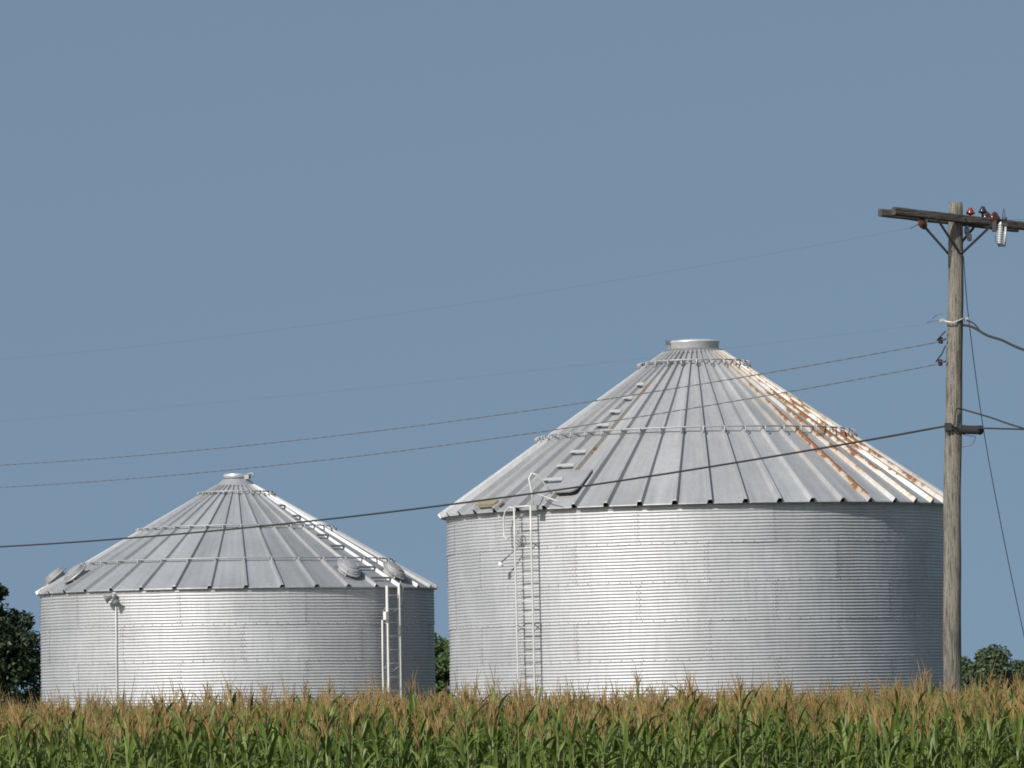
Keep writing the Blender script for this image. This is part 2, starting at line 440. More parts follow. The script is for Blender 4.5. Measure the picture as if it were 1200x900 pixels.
hb.add(bot + [p for p in lip], [(q, (q + 1) % nn_, nn_ + (q + 1) % nn_, nn_ + q) for q in range(nn_)], 1)  # black skirt paints in the shade of the gap under the raised lid
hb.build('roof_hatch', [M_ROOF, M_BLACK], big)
# wall ladder
TH_W = R(-41.9)
lad, lt, lo2, lb = ladder(big, TH_W, RW1, 0.24, 0.215, 1.2, 6.24, 0.258, 0.0185, M_PALE, None, (5.55, 3.95, 2.4))
b = MB(); p0 = lb - lt * 0.235
b.tube([p0 + Vector((0, 0, 6.22)), p0 - lt * 0.10 + Vector((0, 0, 6.24)), p0 - lt * 0.22 + Vector((0, 0, 6.16)), p0 - lt * 0.26 + Vector((0, 0, 6.02)), p0 - lt * 0.26 + Vector((0, 0, 5.66)), p0 - lt * 0.14 + Vector((0, 0, 5.62))], 0.017, 7)
b.build('side_handrail', M_PALE, lad)
b = MB(); q0 = lb + lt * 0.29
b.tube([q0 + Vector((0, 0, 6.17)), q0 - lt * 0.03 + Vector((0, 0, 6.5)), q0 - lt * 0.10 + Vector((0, 0, 6.78)), q0 - lt * 0.06 - lo2 * 0.05 + Vector((0, 0, 6.88)), q0 + lt * 0.03 - lo2 * 0.12 + Vector((0, 0, 6.84)), q0 + lt * 0.11 - lo2 * 0.28 + Vector((0, 0, 6.62)), q0 + lt * 0.16 - lo2 * 0.42 + Vector((0, 0, 6.42))], 0.017, 7)
b.build('grab_rail', M_PALE, lad)
b = MB(); b.tube([q0 + Vector((0, 0, 6.48)) - lo2 * 0.1, q0 + lt * 0.62 - lo2 * 0.05 + Vector((0, 0, 6.30))], 0.014, 6); b.build('brace_bar', M_PALE, lad)
b = MB(); b.box(lb + lt * 0.33 + Vector((0, 0, 6.2)), lt * 0.07, lo2 * 0.03, Vector((0, 0, 0.05))); b.build('mount_plate', M_GALV, lad)
# small lamp on a bent arm beside the ladder
b = MB(); p1 = lb - lt * 0.25 + Vector((0, 0, 5.42)); p2 = lb - lt * 0.60 + Vector((0, 0, 5.16))
b.tube([p1 - lo2 * 0.05, (p1 + p2) / 2 + Vector((0, 0, -0.02)), p2], 0.014, 6); lampo = b.build('lamp_arm', M_DARKGALV, lad)
MB().lathe([(0.0, 0.02), (0.045, 0.0), (0.055, -0.08), (0.0, -0.085)], 12, mat=Matrix.Translation(p2)).build('lamp_head', M_WHITEPAINT, lampo)
b = MB(); p = lb - lt * 0.2 - lo2 * 0.12 + Vector((0, 0, 5.66)); b.tube([p + lt * 0.05 * math.cos(q * .6) * 1.3 + Vector((0, 0, 0.11 * math.sin(q * .6))) for q in range(11)], 0.012, 5); b.build('wire_loop', M_BOLT, lad)
# vertical water-stained conduit strip is absent; loose board on the roof edge is its own thing
THB = R(-55.6)
bp = cyl(THB, 5.10, roofz1(5.10) + 0.075); bw = Matrix.Translation((c1.x, D1, 0)) @ Matrix.Rotation(R(-0.45), 4, 'Y')
t = Vector((math.cos(THB), math.sin(THB), 0)); b = MB()
for (dx, dz, ln, hh) in ((0, 0.0, 0.44, 0.016), (-0.06, 0.04, 0.34, 0.014)):
    b.box(Vector((0, 0, 0)) + t * dx + Vector((0, 0, dz)), t * ln, cyl(THB, 0.05, -0.035), Vector((0, 0, hh)))
bo = b.build('wooden_board', M_BOARD); bo.location = bw @ bp
tag(bo, 'bleached wooden board lying on the left roof edge of the large bin', 'board')

# ---- the smaller bin on the left
D2 = 115.0
c2 = at(279, 760, D2)
sml = tag(empty('grain_bin', (c2.x, D2, 0)), 'smaller corrugated steel grain bin on the left with lower grey cone roof', 'grain bin', 'steel grain bins behind the corn')
RW2, RE2, ZE2, RT2, ZT2 = 4.15, 4.215, 4.83, 0.40, 7.06
NR2, PH2 = 36, 5.3
wall_mesh(RW2, 4.83, 0.75, 12, 10, (22.0, 4.0), 5).build('wall', [M_WALL, M_BOLT], sml)
rr2 = random.Random(5); rnd2 = [rr2.random() for _ in range(NR2)]
def rust2(th, r, on, right, k):
    v = -0.12
    if 40 < th < 75 and 1.0 < r < 2.6: v += 0.30 * on * (0.5 + 0.5 * rnd2[k])
    if th < -60: v += 0.22 * on * rnd2[k]
    return v
mb, sl2 = roof_mesh(RE2, ZE2, RT2, ZT2, NR2, PH2, ((0.052, 0.026, 0.066), (0.022, 0.011, 0.034)), rust2)
mb.build('roof', M_ROOF2, sml)
def roofz2(r): return ZE2 + (RE2 - r) / (RE2 - RT2) * (ZT2 - ZE2)
for r in (0.78, 2.07, 3.30):
    hoop(sml, r, roofz2(r) + 0.085, NR2 // 2 if r < 1 else NR2, PH2, 0, 0.016, M_DARKGALV if False else M_GALV, 0.05)
cap = MB(); cap.lathe([(0.44, 7.055), (0.41, 7.08), (0.27, 7.205)], 36); cap.build('roof_collar', M_GALV, sml)
cap = MB(); cap.lathe([(0.235, 7.20), (0.245, 7.215), (0.262, 7.225), (0.262, 7.30), (0.25, 7.315), (0.0, 7.33)], 36); cc = cap.build('roof_cap', M_CAP, sml)
b = MB(); b.box(cyl(R(55), 0.30, 7.24), cyl(R(55), 0.07, 0), cyl(R(145), 0.04, 0), Vector((0, 0, 0.045)))
b.tube([cyl(R(60), 0.28, 7.30), cyl(R(62), 0.40, 7.325), cyl(R(62), 0.43, 7.28), cyl(R(62), 0.42, 7.24)], 0.014, 6); b.build('latch', M_BOLT, cc)

def vent(parent, thd, r):
    th = R(thd); t = Vector((math.cos(th), math.sin(th), 0)); dn = cyl(th, math.cos(sl2), -math.sin(sl2)); nm = cyl(th, math.sin(sl2), math.cos(sl2))
    c = cyl(th, r, roofz2(r))
    m = Matrix(((t.x, dn.x, nm.x, c.x), (t.y, dn.y, nm.y, c.y), (t.z, dn.z, nm.z, c.z), (0, 0, 0, 1)))
    hood = MB(); prof = [(0.305, 0.115), (0.312, 0.14), (0.298, 0.152), (0.268, 0.156), (0.264, 0.188), (0.236, 0.194), (0.230, 0.222), (0.17, 0.245), (0.08, 0.262), (0.001, 0.265)]
    tilt = Matrix.Rotation(R(-9), 4, 'X') @ Matrix.Diagonal((0.78, 0.98, 0.92, 1))
    [hood.lathe(prof[q:q + 2], 28, mat=m @ tilt) for q in range(len(prof) - 1)]
    v = hood.build('roof_vent', M_GALV, parent)
    cu = MB(); cu.lathe([(0.20, 0.0), (0.19, 0.22)], 24, mat=m); cu.build('vent_curb', M_BOLT, v)
    fl = MB(); fl.lathe([(0.31, 0.004), (0.30, 0.016), (0.18, 0.018)], 24, mat=m); fl.build('flange', M_DARKGALV, v)
    for s in (-1, 1): MB().box(m @ Vector((0.17 * s, 0.18, 0.07)), t * 0.012, dn * 0.02, nm * 0.07).build('stay', M_GALV, v)
for thd, r in ((40.3, 3.72), (60.3, 3.80), (-59.7, 3.72), (-79.7, 3.78), (140.3, 3.7), (-139.7, 3.7)): vent(sml, thd, r)
TH2 = R(50.3)
t2 = Vector((math.cos(TH2), math.sin(TH2), 0))
for r in (4.02, 3.62, 2.83, 2.42, 1.70, 1.30):
    w = r * R(10) / 2 * 0.9; c = cyl(TH2, r, roofz2(r) + 0.07)
    MB().box(c, t2 * w, cyl(TH2, 0.022, -0.01), Vector((0, 0, 0.012))).build('roof_rung', M_DARKGALV, sml)
lad2, lt, lo2, lb = ladder(sml, TH2, RW2, 0.21, 0.19, 0.9, 4.84, 0.28, 0.02, M_WHITEPAINT, (0.014, 0.028), (4.4, 3.2, 2.1))
MB().box(lb - lt * 0.255 + lo2 * 0.02 + Vector((0, 0, 4.22)), lt * 0.045, lo2 * 0.04, Vector((0, 0, 0.085))).build('junction_box', M_WHITEPAINT, lad2)
b = MB(); b.tube([lb - lt * 0.33 - lo2 * 0.02 + Vector((0, 0, 4.13)), lb - lt * 0.335 - lo2 * 0.02 + Vector((0, 0, 3.2)), lb - lt * 0.325 - lo2 * 0.02 + Vector((0, 0, 2.3)), lb - lt * 0.33 - lo2 * 0.02 + Vector((0, 0, 0.2))], 0.017, 7); b.build('conduit', M_WHITEPAINT, lad2)
b = MB(); q0 = lb + lt * 0.19
b.tube([q0 + Vector((0, 0, 4.82)), q0 + lt * 0.05 + Vector((0, 0, 4.94)), q0 + lt * 0.13 + Vector((0, 0, 4.80)), q0 + lt * 0.10 + Vector((0, 0, 4.55)), q0 + lt * 0.02 + Vector((0, 0, 4.4))], 0.009, 5); b.build('loose_cable', M_PALE, lad2)
# floodlights and conduit under the eave
THF = R(-33.6); b = MB(); o = cyl(THF, 1, 0); tf = Vector((math.cos(THF), math.sin(THF), 0))
b.tube([o * (RW2 + 0.035) + Vector((0, 0, z)) for z in (4.62, 3.5, 2.4, 0.3)], 0.014, 7)
cd = b.build('conduit', M_PALE, sml)
MB().lathe([(0.0, 0.06), (0.055, 0.05), (0.06, -0.05), (0.0, -0.06)], 14, mat=Matrix.Translation(o * (RW2 + 0.10) + Vector((0, 0, 4.69)))).build('junction_box', M_DARKGALV, cd)
for s, dz in ((-1, 0.0), (1, -0.07)):
    d = (o * 0.85 + tf * s * 0.9 + Vector((0, 0, -0.55))).normalized(); m = Matrix.Translation(o * (RW2 + 0.17) + tf * s * 0.085 + Vector((0, 0, 4.66 + dz))) @ d.to_track_quat('Z', 'Y').to_matrix().to_4x4()
    fl = MB().lathe([(0.0, -0.09), (0.035, -0.085), (0.045, -0.03), (0.085, 0.06), (0.085, 0.075)], 16, mat=m).build('floodlight', M_DARKGALV, cd)
    MB().lathe([(0.08, 0.062), (0.05, 0.078), (0.0, 0.083)], 16, mat=m).build('lens', M_GLASS, fl)
for s in (1,):
    b = MB(); 

# ------------------------------------------------------------------ utility pole
DP = 80.0
pb = at(1115, 803, DP); pt = at(1120, 237, DP)
axis = (pt - pb).normalized(); base = pb - axis * (pb.z / axis.z); plen = (pt - base).length
pole = tag(empty('utility_pole', base), 'weathered wooden utility pole with double crossarm standing in the corn', 'utility pole')
px_ = Vector((1, 0, 0)); px_ = (px_ - axis * px_.dot(axis)).normalized(); py_ = axis.cross(px_)
mb = MB(); nseg, nr = 60, 20; vs2, fs2 = [], []; pr = random.Random(3)
def prad(s): return 0.136 - 0.030 * s ** 2.2
for i in range(nseg + 1):
    s = i / nseg
    wx = 0.010 * math.sin(s * 9) + 0.004 * math.sin(s * 31)
    for k in range(nr):
        an = 2 * math.pi * k / nr
        r = prad(s) * (1 + 0.025 * math.sin(an * 3 + s * 6) + 0.02 * math.sin(an * 5 - s * 14) + pr.uniform(-0.012, 0.012))
        if i == nseg: r *= 0.93
        vs2.append(axis * plen * s + px_ * (wx + r * math.cos(an)) + py_ * r * math.sin(an))
for i in range(nseg):
    for k in range(nr): fs2.append((i * nr + k, i * nr + (k + 1) % nr, (i + 1) * nr + (k + 1) % nr, (i + 1) * nr + k))
fs2.append(tuple(range(nseg * nr, (nseg + 1) * nr)))
mb.add(vs2, fs2, 0, True); mb.build('shaft', M_POLE, pole)
def P(px, py, dd=0.0): return at(px, py, DP + dd) - base       # point near the pole, in pole coordinates

PHI = R(35); TIL = R(-3.0)
ad = Vector((math.cos(PHI) * math.cos(TIL), math.sin(PHI) * math.cos(TIL), math.sin(TIL)))     # arm direction, right end farther
ay = Vector((math.sin(PHI), -math.cos(PHI), 0)); az = ad.cross(ay).normalized() * -1
if az.z < 0: az = -az
ac = P(1120, 257.5)
for s, dx, L in ((1, 0.0, 1.30), (-1, -0.0, 1.31)):
    mb = MB(); vs2, fs2 = [], []; m = 14; ar = random.Random(8 + s)
    c = ac + ay * s * 0.155
    for i in range(m + 1):
        x = -L + 2 * L * i / m
        for (u, v) in ((-1, -0.75), (-0.8, -1), (0.8, -1), (1, -0.75), (1, 0.75), (0.8, 1), (-0.8, 1), (-1, 0.75)):
            vs2.append(c + ad * x + ay * u * 0.046 * (1 + ar.uniform(-.05, .05)) + az * v * 0.057 * (1 + ar.uniform(-.06, .06)))
    for i in range(m):
        for k in range(8): fs2.append((i * 8 + k, i * 8 + (k + 1) % 8, (i + 1) * 8 + (k + 1) % 8, (i + 1) * 8 + k))
    fs2 += [tuple(range(8)), tuple(range(m * 8, m * 8 + 8))]
    mb.add(vs2, fs2); mb.build('crossarm', M_ARM, pole)
    for e in (-1, 1):
        a0 = c + ad * e * 0.52 + az * -0.05 + ay * s * 0.05; a1 = ac - axis * 0.50 + ay * s * (prad(0.95) + 0.012) + ad * e * 0.03
        b = MB(); dd = (a1 - a0); nrm2 = dd.cross(ay).normalized()
        b.box((a0 + a1) / 2, dd / 2, nrm2 * 0.019, ay * 0.005)
        b.build('brace', M_IRON, pole)
for q0_, q1_ in ((ac + ay * 0.22, ac - ay * 0.22), (ac - axis * 0.49 + ay * 0.16, ac - axis * 0.49 - ay * 0.16)): MB().tube([q0_, q1_], 0.013, 6).build('through_bolt', M_IRON, pole)

INS = [(0.0, 0.0), (0.018, 0.0), (0.018, 0.05), (0.055, 0.06), (0.07, 0.085), (0.045, 0.105), (0.05, 0.12), (0.03, 0.135), (0.035, 0.155), (0.0, 0.165)]
def pin(px, py, mat, dd):
    p = P(px, py, dd); b = MB(); b.tube([p - az * 0.10, p + az * 0.06], 0.010, 6)
    o = b.build('insulator_pin', M_IRON, pole)
    MB().lathe(INS, 18, mat=Matrix.Translation(p) @ az.to_track_quat('Z', 'Y').to_matrix().to_4x4()).build('insulator', mat, o)
pin(1137, 256, M_RED, 0.15); pin(1151.5, 254.5, M_DKGLAZE, 0.35)
DISC = [(0.0, -0.05), (0.035, -0.05), (0.04, -0.02), (0.105, -0.012), (0.11, 0.0), (0.09, 0.025), (0.045, 0.04), (0.035, 0.07), (0.0, 0.075)]
def disc(p, d, mat, sc=1.0, nm='strain_insulator'):
    m = Matrix.Translation(p) @ d.to_track_quat('Z', 'Y').to_matrix().to_4x4() @ Matrix.Scale(sc, 4)
    return MB().lathe(DISC, 22, mat=m).build(nm, mat, pole)
ldir = Vector((-math.sin(PHI), math.cos(PHI), 0))
p = P(1157.5, 256.5, 0.2); q = P(1166, 256.5, 0.2)
dv = (q - p).normalized()
dv = (dv + Vector((0.1, -0.7, 0))).normalized()
disc(p, dv, M_BROWN, 0.95); disc(q, dv, M_BROWN, 1.0)
b = MB(); b.box(P(1165, 265, 0.15), Vector((0.033, 0, 0)), Vector((0, 0.03, 0)), Vector((0, 0, 0.085))); b.build('bracket', M_IRON, pole)
disc(P(1081, 262, -0.6), (ldir + Vector((-0.2, 0, -0.35))).normalized(), M_BROWN, 0.85)
b = MB(); b.tube([P(1085, 260, -0.6), P(1089, 257, -0.55)], 0.016, 6); b.build('clevis', M_IRON, pole); MB().tube([P(1076, 263, -0.55), P(1067, 267.5, -0.3)], 0.006, 5).build('wire_grip', M_IRON, pole)
# ceramic fuse cutout hanging on the arm
rib_prof = [(0.0, 0.0)]
for i in range(9): rib_prof += [(0.030, i * 0.034 + 0.002), (0.050, i * 0.034 + 0.012), (0.030, i * 0.034 + 0.028)]
rib_prof += [(0.034, 0.31), (0.0, 0.34)]
pcut = P(1171, 286, 0.15); top = P(1173, 262, 0.15)
dcut = (top - pcut).normalized()
mcut = Matrix.Translation(pcut) @ dcut.to_track_quat('Z', 'Y').to_matrix().to_4x4()
fc = MB().lathe(rib_prof, 18, mat=mcut).build('fuse_cutout', M_PORC, pole)
b = MB(); b.tube([P(1177, 287, 0.1), P(1178.3, 275, 0.1), P(1178.5, 265, 0.12)], [0.02, 0.02, 0.017], 8); b.build('fuse_tube', M_PORC, fc)
b = MB(); b.box(P(1174, 287.5, 0.12), Vector((0.055, 0, 0)), Vector((0, 0.03, 0)), Vector((0, 0, 0.018))); b.build('fuse_clip', M_IRON, fc); b = MB(); b.box(P(1177, 263, 0.12), Vector((0.045, 0, -0.006)), Vector((0, 0.03, 0)), Vector((0, 0, 0.022))); b.build('fuse_clip', M_IRON, fc)
b = MB(); b.tube([P(1166, 276, 0.1), P(1167, 284, 0.05), P(1171, 288, 0.05)], 0.005, 5); b.build('lead_wire', M_CABLE, fc)
b = MB(); b.tube([P(1174.5, 260, 0.15), P(1175, 252, 0.12), P(1176.3, 244, 0.1)], 0.006, 5); b.tube([P(1176.3, 244, 0.1), P(1177.5, 252, 0.1), P(1177.8, 256, 0.1)], 0.006, 5)
b.lathe([(0, -0.035), (0.025, -0.03), (0.03, 0.02), (0.0, 0.035)], 10, mat=Matrix.Translation(P(1177.8, 256.5, 0.1))); b.build('arrester', M_IRON, pole)
MB().lathe([(0, -0.07), (0.035, -0.06), (0.042, 0.0), (0.03, 0.07), (0, 0.075)], 12, mat=Matrix.Translation(P(1133, 270, 0.2))).build('insulator', M_PORC, pole)
MB().lathe([(0, -0.06), (0.035, -0.05), (0.04, 0.03), (0, 0.06)], 12, mat=Matrix.Translation(P(1136, 278, 0.2))).build('insulator', M_PORC, pole)
# fittings lower on the shaft
for (px, py) in ((1104, 399), (1103.5, 425)):
    b = MB(); b.tube([P(1108, py - 1.5, -0.1), P(px - 4, py, 0)], 0.016, 6); o = b.build('bolt', M_IRON, pole)
    MB().lathe([(0, -0.05), (0.03, -0.045), (0.035, -0.02), (0.02, 0), (0.035, 0.02), (0.03, 0.045), (0, 0.05)], 12, mat=Matrix.Translation(P(px - 1.5, py, 0))).build('spool_insulator', M_DKGLAZE, o)
b = MB(); b.tube([P(1105, 375.5, -0.05), P(1110, 377, -0.16), P(1118, 378, -0.17), P(1127, 374, -0.1), P(1131, 373, 0.0)], 0.012, 6); b.build('tie_strap', M_PALE, pole)
b = MB(); b.box(P(1104, 375.5, 0), Vector((0.04, 0, 0.005)), Vector((0, 0.03, 0)), Vector((0, 0, 0.022))); b.box(P(1132.5, 374.5, 0), Vector((0.03, 0, 0.0)), Vector((0, 0.03, 0)), Vector((0, 0, 0.03))); b.build('clamp', M_BOLT, pole)
b = MB(); b.tube([P(1108, 388, -0.1), P(1104, 392, -0.08), P(1098, 399, 0)], 0.011, 5); b.tube([P(1108, 405, -0.1), P(1104, 414, -0.1), P(1097, 424, 0)], 0.011, 5); b.build('jumper_wire', M_CABLE, pole)
b = MB(); b.tube([P(1126, 479, -0.13), P(1121, 478.5, -0.18), P(1119.5, 483, -0.18), P(1118.5, 498, -0.18), P(1112, 500, -0.18)], 0.011, 5)
b.box(P(1111, 500, -0.16), Vector((0.05, 0, 0)), Vector((0, 0.03, 0)), Vector((0, 0, 0.055))); b.tube([P(1107, 499, -0.15), P(1118, 503, -0.18), P(1128, 508, -0.1)], 0.014, 6); b.build('cable_clamp', M_CABLE, pole)
b = MB(); b.tube([P(1086.5, 378, 0.4), P(1095, 376, 0.2), P(1103, 375, 0)], 0.006, 5); b.tube([P(1093, 373, 0.3), P(1099, 368.5, 0.15), P(1108, 367, 0)], 0.005, 5); b.build('tail_wire', M_WIRE, pole)

# ------------------------------------------------------------------ wires
LD = Vector((-math.sin(PHI), math.cos(PHI)))
def line_depth(px, X0, Y0):
    """depth where the vertical plane of the line through (X0, Y0) is seen at photo column px (frame middle height)"""
    d = _r * ((px - 600) / F) + _u * (-(500 - 450) / F) + _f0; k = d.x / d.y
    s = (X0 - k * Y0) / (k * LD.y - LD.x)
    return s, Y0 + s * LD.y
def wire(name, samples, start, label, rad, mat, cat, twist=False, ext=22.0):
    p0 = at(start[0], start[1], start[2]); ss, zz = [0.0], [p0.z]
    for (px, py) in samples:
        s, D = line_depth(px, p0.x, p0.y); ss.append(s); zz.append(at(px, py, D).z)
    co_ = np.polyfit(ss, zz, 2, w=[4] + [1] * (len(ss) - 1))
    co_[2] += p0.z - np.polyval(co_, 0)
    s_end = max(ss) + ext; pts = []
    for i in range(121):
        s = s_end * i / 120; pts.append(Vector((p0.x + LD.x * s, p0.y + LD.y * s, float(np.polyval(co_, s)))))
    b = MB()
    if twist:
        n = 900
        for off in (0, math.pi):
            q = []
            for i in range(n + 1):
                s = s_end * i / n; an = s * 2 * math.pi / 0.55 + off
                q.append(Vector((p0.x + LD.x * s + 0.6 * rad * math.cos(an) * LD.y, p0.y + LD.y * s, float(np.polyval(co_, s)) + 0.6 * rad * math.sin(an))))
            b.tube(q, rad * 0.62, 5)
    else: b.tube(pts, rad, 6)
    return tag(b.build(name, mat), label, cat)
wire('power_line', [(860, 306), (600, 348), (400, 376), (133, 410), (0, 421)], (1068, 267, DP - 0.3), 'faint topmost power line leaving the left end of the crossarm', 0.0021, M_WIRE, 'power line')
wire('power_line', [(860, 405), (700, 426), (400, 459), (133, 482), (0, 493)], (1107, 377, DP), 'faint thin power line crossing in front of the large roof cap', 0.0017, M_WIRE, 'power line')
wire('power_line', [(1000, 418.7), (700, 469.5), (400, 510), (0, 545)], (1101, 400.5, DP), 'twisted grey power line tied to the upper spool on the pole', 0.0080, M_WIRE, 'power line', True)
wire('power_line', [(1000, 444.5), (700, 496), (400, 537), (0, 571)], (1100, 426.5, DP), 'twisted grey power line tied to the lower spool on the pole', 0.0080, M_WIRE, 'power line', True)
wire('telephone_cable', [(1000, 516.5), (700, 567.5), (540, 591), (280, 617.5), (0, 641)], (1107, 499.5, DP - 0.15), 'thick black cable, lowest of those crossing both bin roofs', 0.0165, M_CABLE, 'cable')
def smooth(pts, n=24):
    pts = [Vector(p) for p in pts]; pts = [pts[0] * 2 - pts[1]] + pts + [pts[-1] * 2 - pts[-2]]; res = []
    for i in range(1, len(pts) - 2):
        for k in range(n):
            t = k / n; a, b_, c, d = pts[i - 1:i + 3]
            res.append(0.5 * ((2 * b_) + (c - a) * t + (2 * a - 5 * b_ + 4 * c - d) * t * t + (3 * b_ - a - 3 * c + d) * t ** 3))
    return res + [pts[-2]]
b = MB(); b.tube(smooth([at(1127, 380.5, DP), at(1140, 383.5, DP - 0.4), at(1157, 393, DP - 0.9), at(1175, 399, DP - 1.4), at(1200, 410, DP - 2.2), at(1260, 428, DP - 4), at(1360, 446, DP - 7)], 10), 0.019, 7)
tag(b.build('service_cable', M_CABLE), 'thick black service cable drooping to the right from the upper pole', 'cable')
b = MB(); b.tube(smooth([at(1132, 374.5, DP), at(1141, 379, DP - 0.3), at(1148, 387, DP - 0.6)], 8), 0.011, 5)
tag(b.build('jumper_cable', M_CABLE), 'short jumper cable looping from pole clamp onto the drooping service cable', 'cable')
b = MB(); b.tube(smooth([at(1126, 479, DP - 0.1), at(1160, 489, DP - 1), at(1200, 502, DP - 2.2), at(1300, 527, DP - 5)], 10), 0.0125, 6)
tag(b.build('telephone_cable', M_CABLE), 'thin black cable slanting down right just above the splice case', 'cable')
b = MB(); b.tube(smooth([at(1113, 500.5, DP - 0.16), at(1130, 501.5, DP - 0.2), at(1160, 502, DP - 1), at(1200, 503, DP - 2.2), at(1300, 505, DP - 5)], 10), 0.0135, 6)
tc_ = b.build('telephone_cable', M_CABLE); tag(tc_, 'level black cable running right from the pole and carrying the splice case', 'cable')
p0, p1 = at(1127.5, 503.5, DP - 0.25), at(1150, 504, DP - 0.6); dd = (p1 - p0)
b = MB(); b.tube([p0, p0 + dd * 0.03, p0 + dd * 0.06, p0 + dd * 0.94, p0 + dd * 0.97, p1], [0.03, 0.058, 0.066, 0.066, 0.058, 0.03], 14)
b.tube([p0 + dd * 0.06, p0 + dd * 0.1], 0.071, 14); b.tube([p0 + dd * 0.9, p0 + dd * 0.94], 0.071, 14); b.build('splice_case', M_BLACK, tc_)
b = MB(); b.tube(smooth([at(1128, 509, DP - 0.2), at(1138, 511, DP - 0.3), at(1143, 512, DP - 0.3), at(1139, 521, DP - 0.2), at(1128, 524, DP)], 8), 0.005, 5); b.build('loose_wire', M_WIRE, tc_)
gp = [at(1129, 300, DP + 0.1), at(1135, 372, DP + 0.3), at(1152, 500, DP + 0.6), at(1176, 630, DP + 1.0), at(1200, 745, DP + 1.4)]
ge = gp[-1] + (gp[-1] - gp[-2]) * 0.9; gp += [ge]
k = ge.z / (gp[-2].z - ge.z); gp += [ge + (ge - gp[-2]) * k]
b = MB(); b.tube(smooth(gp, 14), 0.0068, 5)
tag(b.build('guy_wire', M_WIRE), 'thin slack guy wire falling from the crossarm to the ground at right', 'guy wire')
b = MB(); b.tube(smooth([at(1183, 258, DP + 0.5), at(1200, 257, DP), at(1290, 252, DP - 2)], 8), 0.004, 5)
tag(b.build('power_line', M_WIRE), 'short faint power line leaving the right end of the crossarm', 'power line')

# ------------------------------------------------------------------ trees
def tree(name, x, y, h, cr, ch, seed, nleaf, leaf, mat, label, trunk_r=0.22, clumps=60, csize=0.9):
    tr = random.Random(seed); root = tag(empty(name, (x, y, 0)), label, 'tree', 'trees behind the bins')
    cz = h - ch / 2
    cl = []
    while len(cl) < clumps:
        p = Vector((tr.gauss(0, 1), tr.gauss(0, 1), tr.gauss(0, 1))).normalized() * (tr.random() ** 0.42)
        taper = 1.0 - 0.30 * max(0.0, p.z)
        cl.append((Vector((p.x * (cr - csize * 0.6) * taper, p.y * (cr - csize * 0.6) * taper, cz + p.z * (ch / 2 - csize * 0.5))), csize * tr.uniform(0.55, 1.15)))
    b = MB(); b.tube([(0, 0, -0.1), (0.05, 0, cz * 0.5), (0.0, 0.1, cz), (0.05, 0, h - ch * 0.2)], [trunk_r * 1.3, trunk_r, trunk_r * 0.7, trunk_r * 0.2], 10)
    for (c, s) in cl[::3]:
        st = Vector((0.0, 0.05, max(cz * 0.45, min(c.z - 0.7, h - ch * 0.4)))); md = (st + c) / 2 + Vector((0, 0, -0.2))
        b.tube([st, md, c], [trunk_r * 0.4, trunk_r * 0.24, trunk_r * 0.07], 6)
    b.build('trunk', M_BARK, root)
    R3 = np.random.RandomState(seed); N = nleaf
    ci = R3.randint(0, len(cl), N); C = np.array([list(c) for c, s in cl])[ci]; SZ = np.array([s for c, s in cl])[ci]
    d = R3.normal(size=(N, 3)); d /= np.linalg.norm(d, axis=1)[:, None]
    rad = SZ * (0.35 + 0.75 * R3.rand(N) ** 0.6); pos = C + d * rad[:, None] * np.array([1, 1, 0.8])
    nm = d * 0.5 + R3.normal(size=(N, 3)) * 0.6 + np.array([0, 0, 0.35]); nm /= np.linalg.norm(nm, axis=1)[:, None]
    u = np.cross(nm, R3.normal(size=(N, 3))); u /= np.linalg.norm(u, axis=1)[:, None]; v = np.cross(nm, u)
    L = leaf * R3.uniform(0.6, 1.3, N)[:, None]
    V = np.stack([pos - u * L, pos + v * L * 0.5, pos + u * L, pos - v * L * 0.5], 1).reshape(-1, 3)
    me = bpy.data.meshes.new('crown'); bulk(me, V, np.arange(N * 4).reshape(-1, 4), np.zeros(N, int), [mat], tone=np.repeat(R3.rand(len(cl))[ci] * 0.6 + R3.rand(N) * 0.4, 4))
    link('crown', me, root)
    return root

def bulk(me, V, Fq, mi, mats, tone=None, smooth=False):
    nV, nF = len(V), len(Fq)
    me.vertices.add(nV); me.vertices.foreach_set('co', np.asarray(V, np.float32).ravel())
    me.loops.add(nF * 4); me.loops.foreach_set('vertex_index', np.asarray(Fq, np.int32).ravel())
    me.polygons.add(nF); me.polygons.foreach_set('loop_start', np.arange(nF, dtype=np.int32) * 4)
    try: me.polygons.foreach_set('loop_total', np.full(nF, 4, np.int32))
    except Exception: pass
    for m in mats: me.materials.append(m)
    me.polygons.foreach_set('material_index', np.asarray(mi, np.int32))
    me.polygons.foreach_set('use_smooth', np.full(nF, smooth))
    if tone is not None: me.attributes.new('tone', 'FLOAT', 'POINT').data.foreach_set('value', np.asarray(tone, np.float32))
    me.update(calc_edges=True); me.validate()

DT = 210.0
q = at(-24, 664, DT); tree('broadleaf_tree', q.x, DT, q.z, 2.8, q.z + 0.2, 21, 60000, 0.10, M_TREE_A, 'dark dense tree at the left edge beside the smaller bin', 0.2, 120, 0.75)
DT = 190.0
q = at(513, 732, DT); tree('broadleaf_tree', q.x, DT, q.z, 1.8, q.z - 0.5, 22, 20000, 0.10, M_TREE_B, 'light green tree seen in the gap between the two bins', 0.14, 40, 0.6)
DT = 230.0
q = at(1150, 751, DT); tree('broadleaf_tree', q.x, DT, q.z, 1.95, q.z + 0.4, 23, 30000, 0.11, M_TREE_C, 'rounded green tree just right of the utility pole', 0.14, 85, 0.55)
DT = 245.0
q = at(1205, 771, DT); tree('broadleaf_tree', q.x, DT, q.z, 1.7, q.z - 0.3, 24, 15000, 0.10, M_TREE_C, 'lower dark tree at the right edge of the picture', 0.13, 45, 0.55)

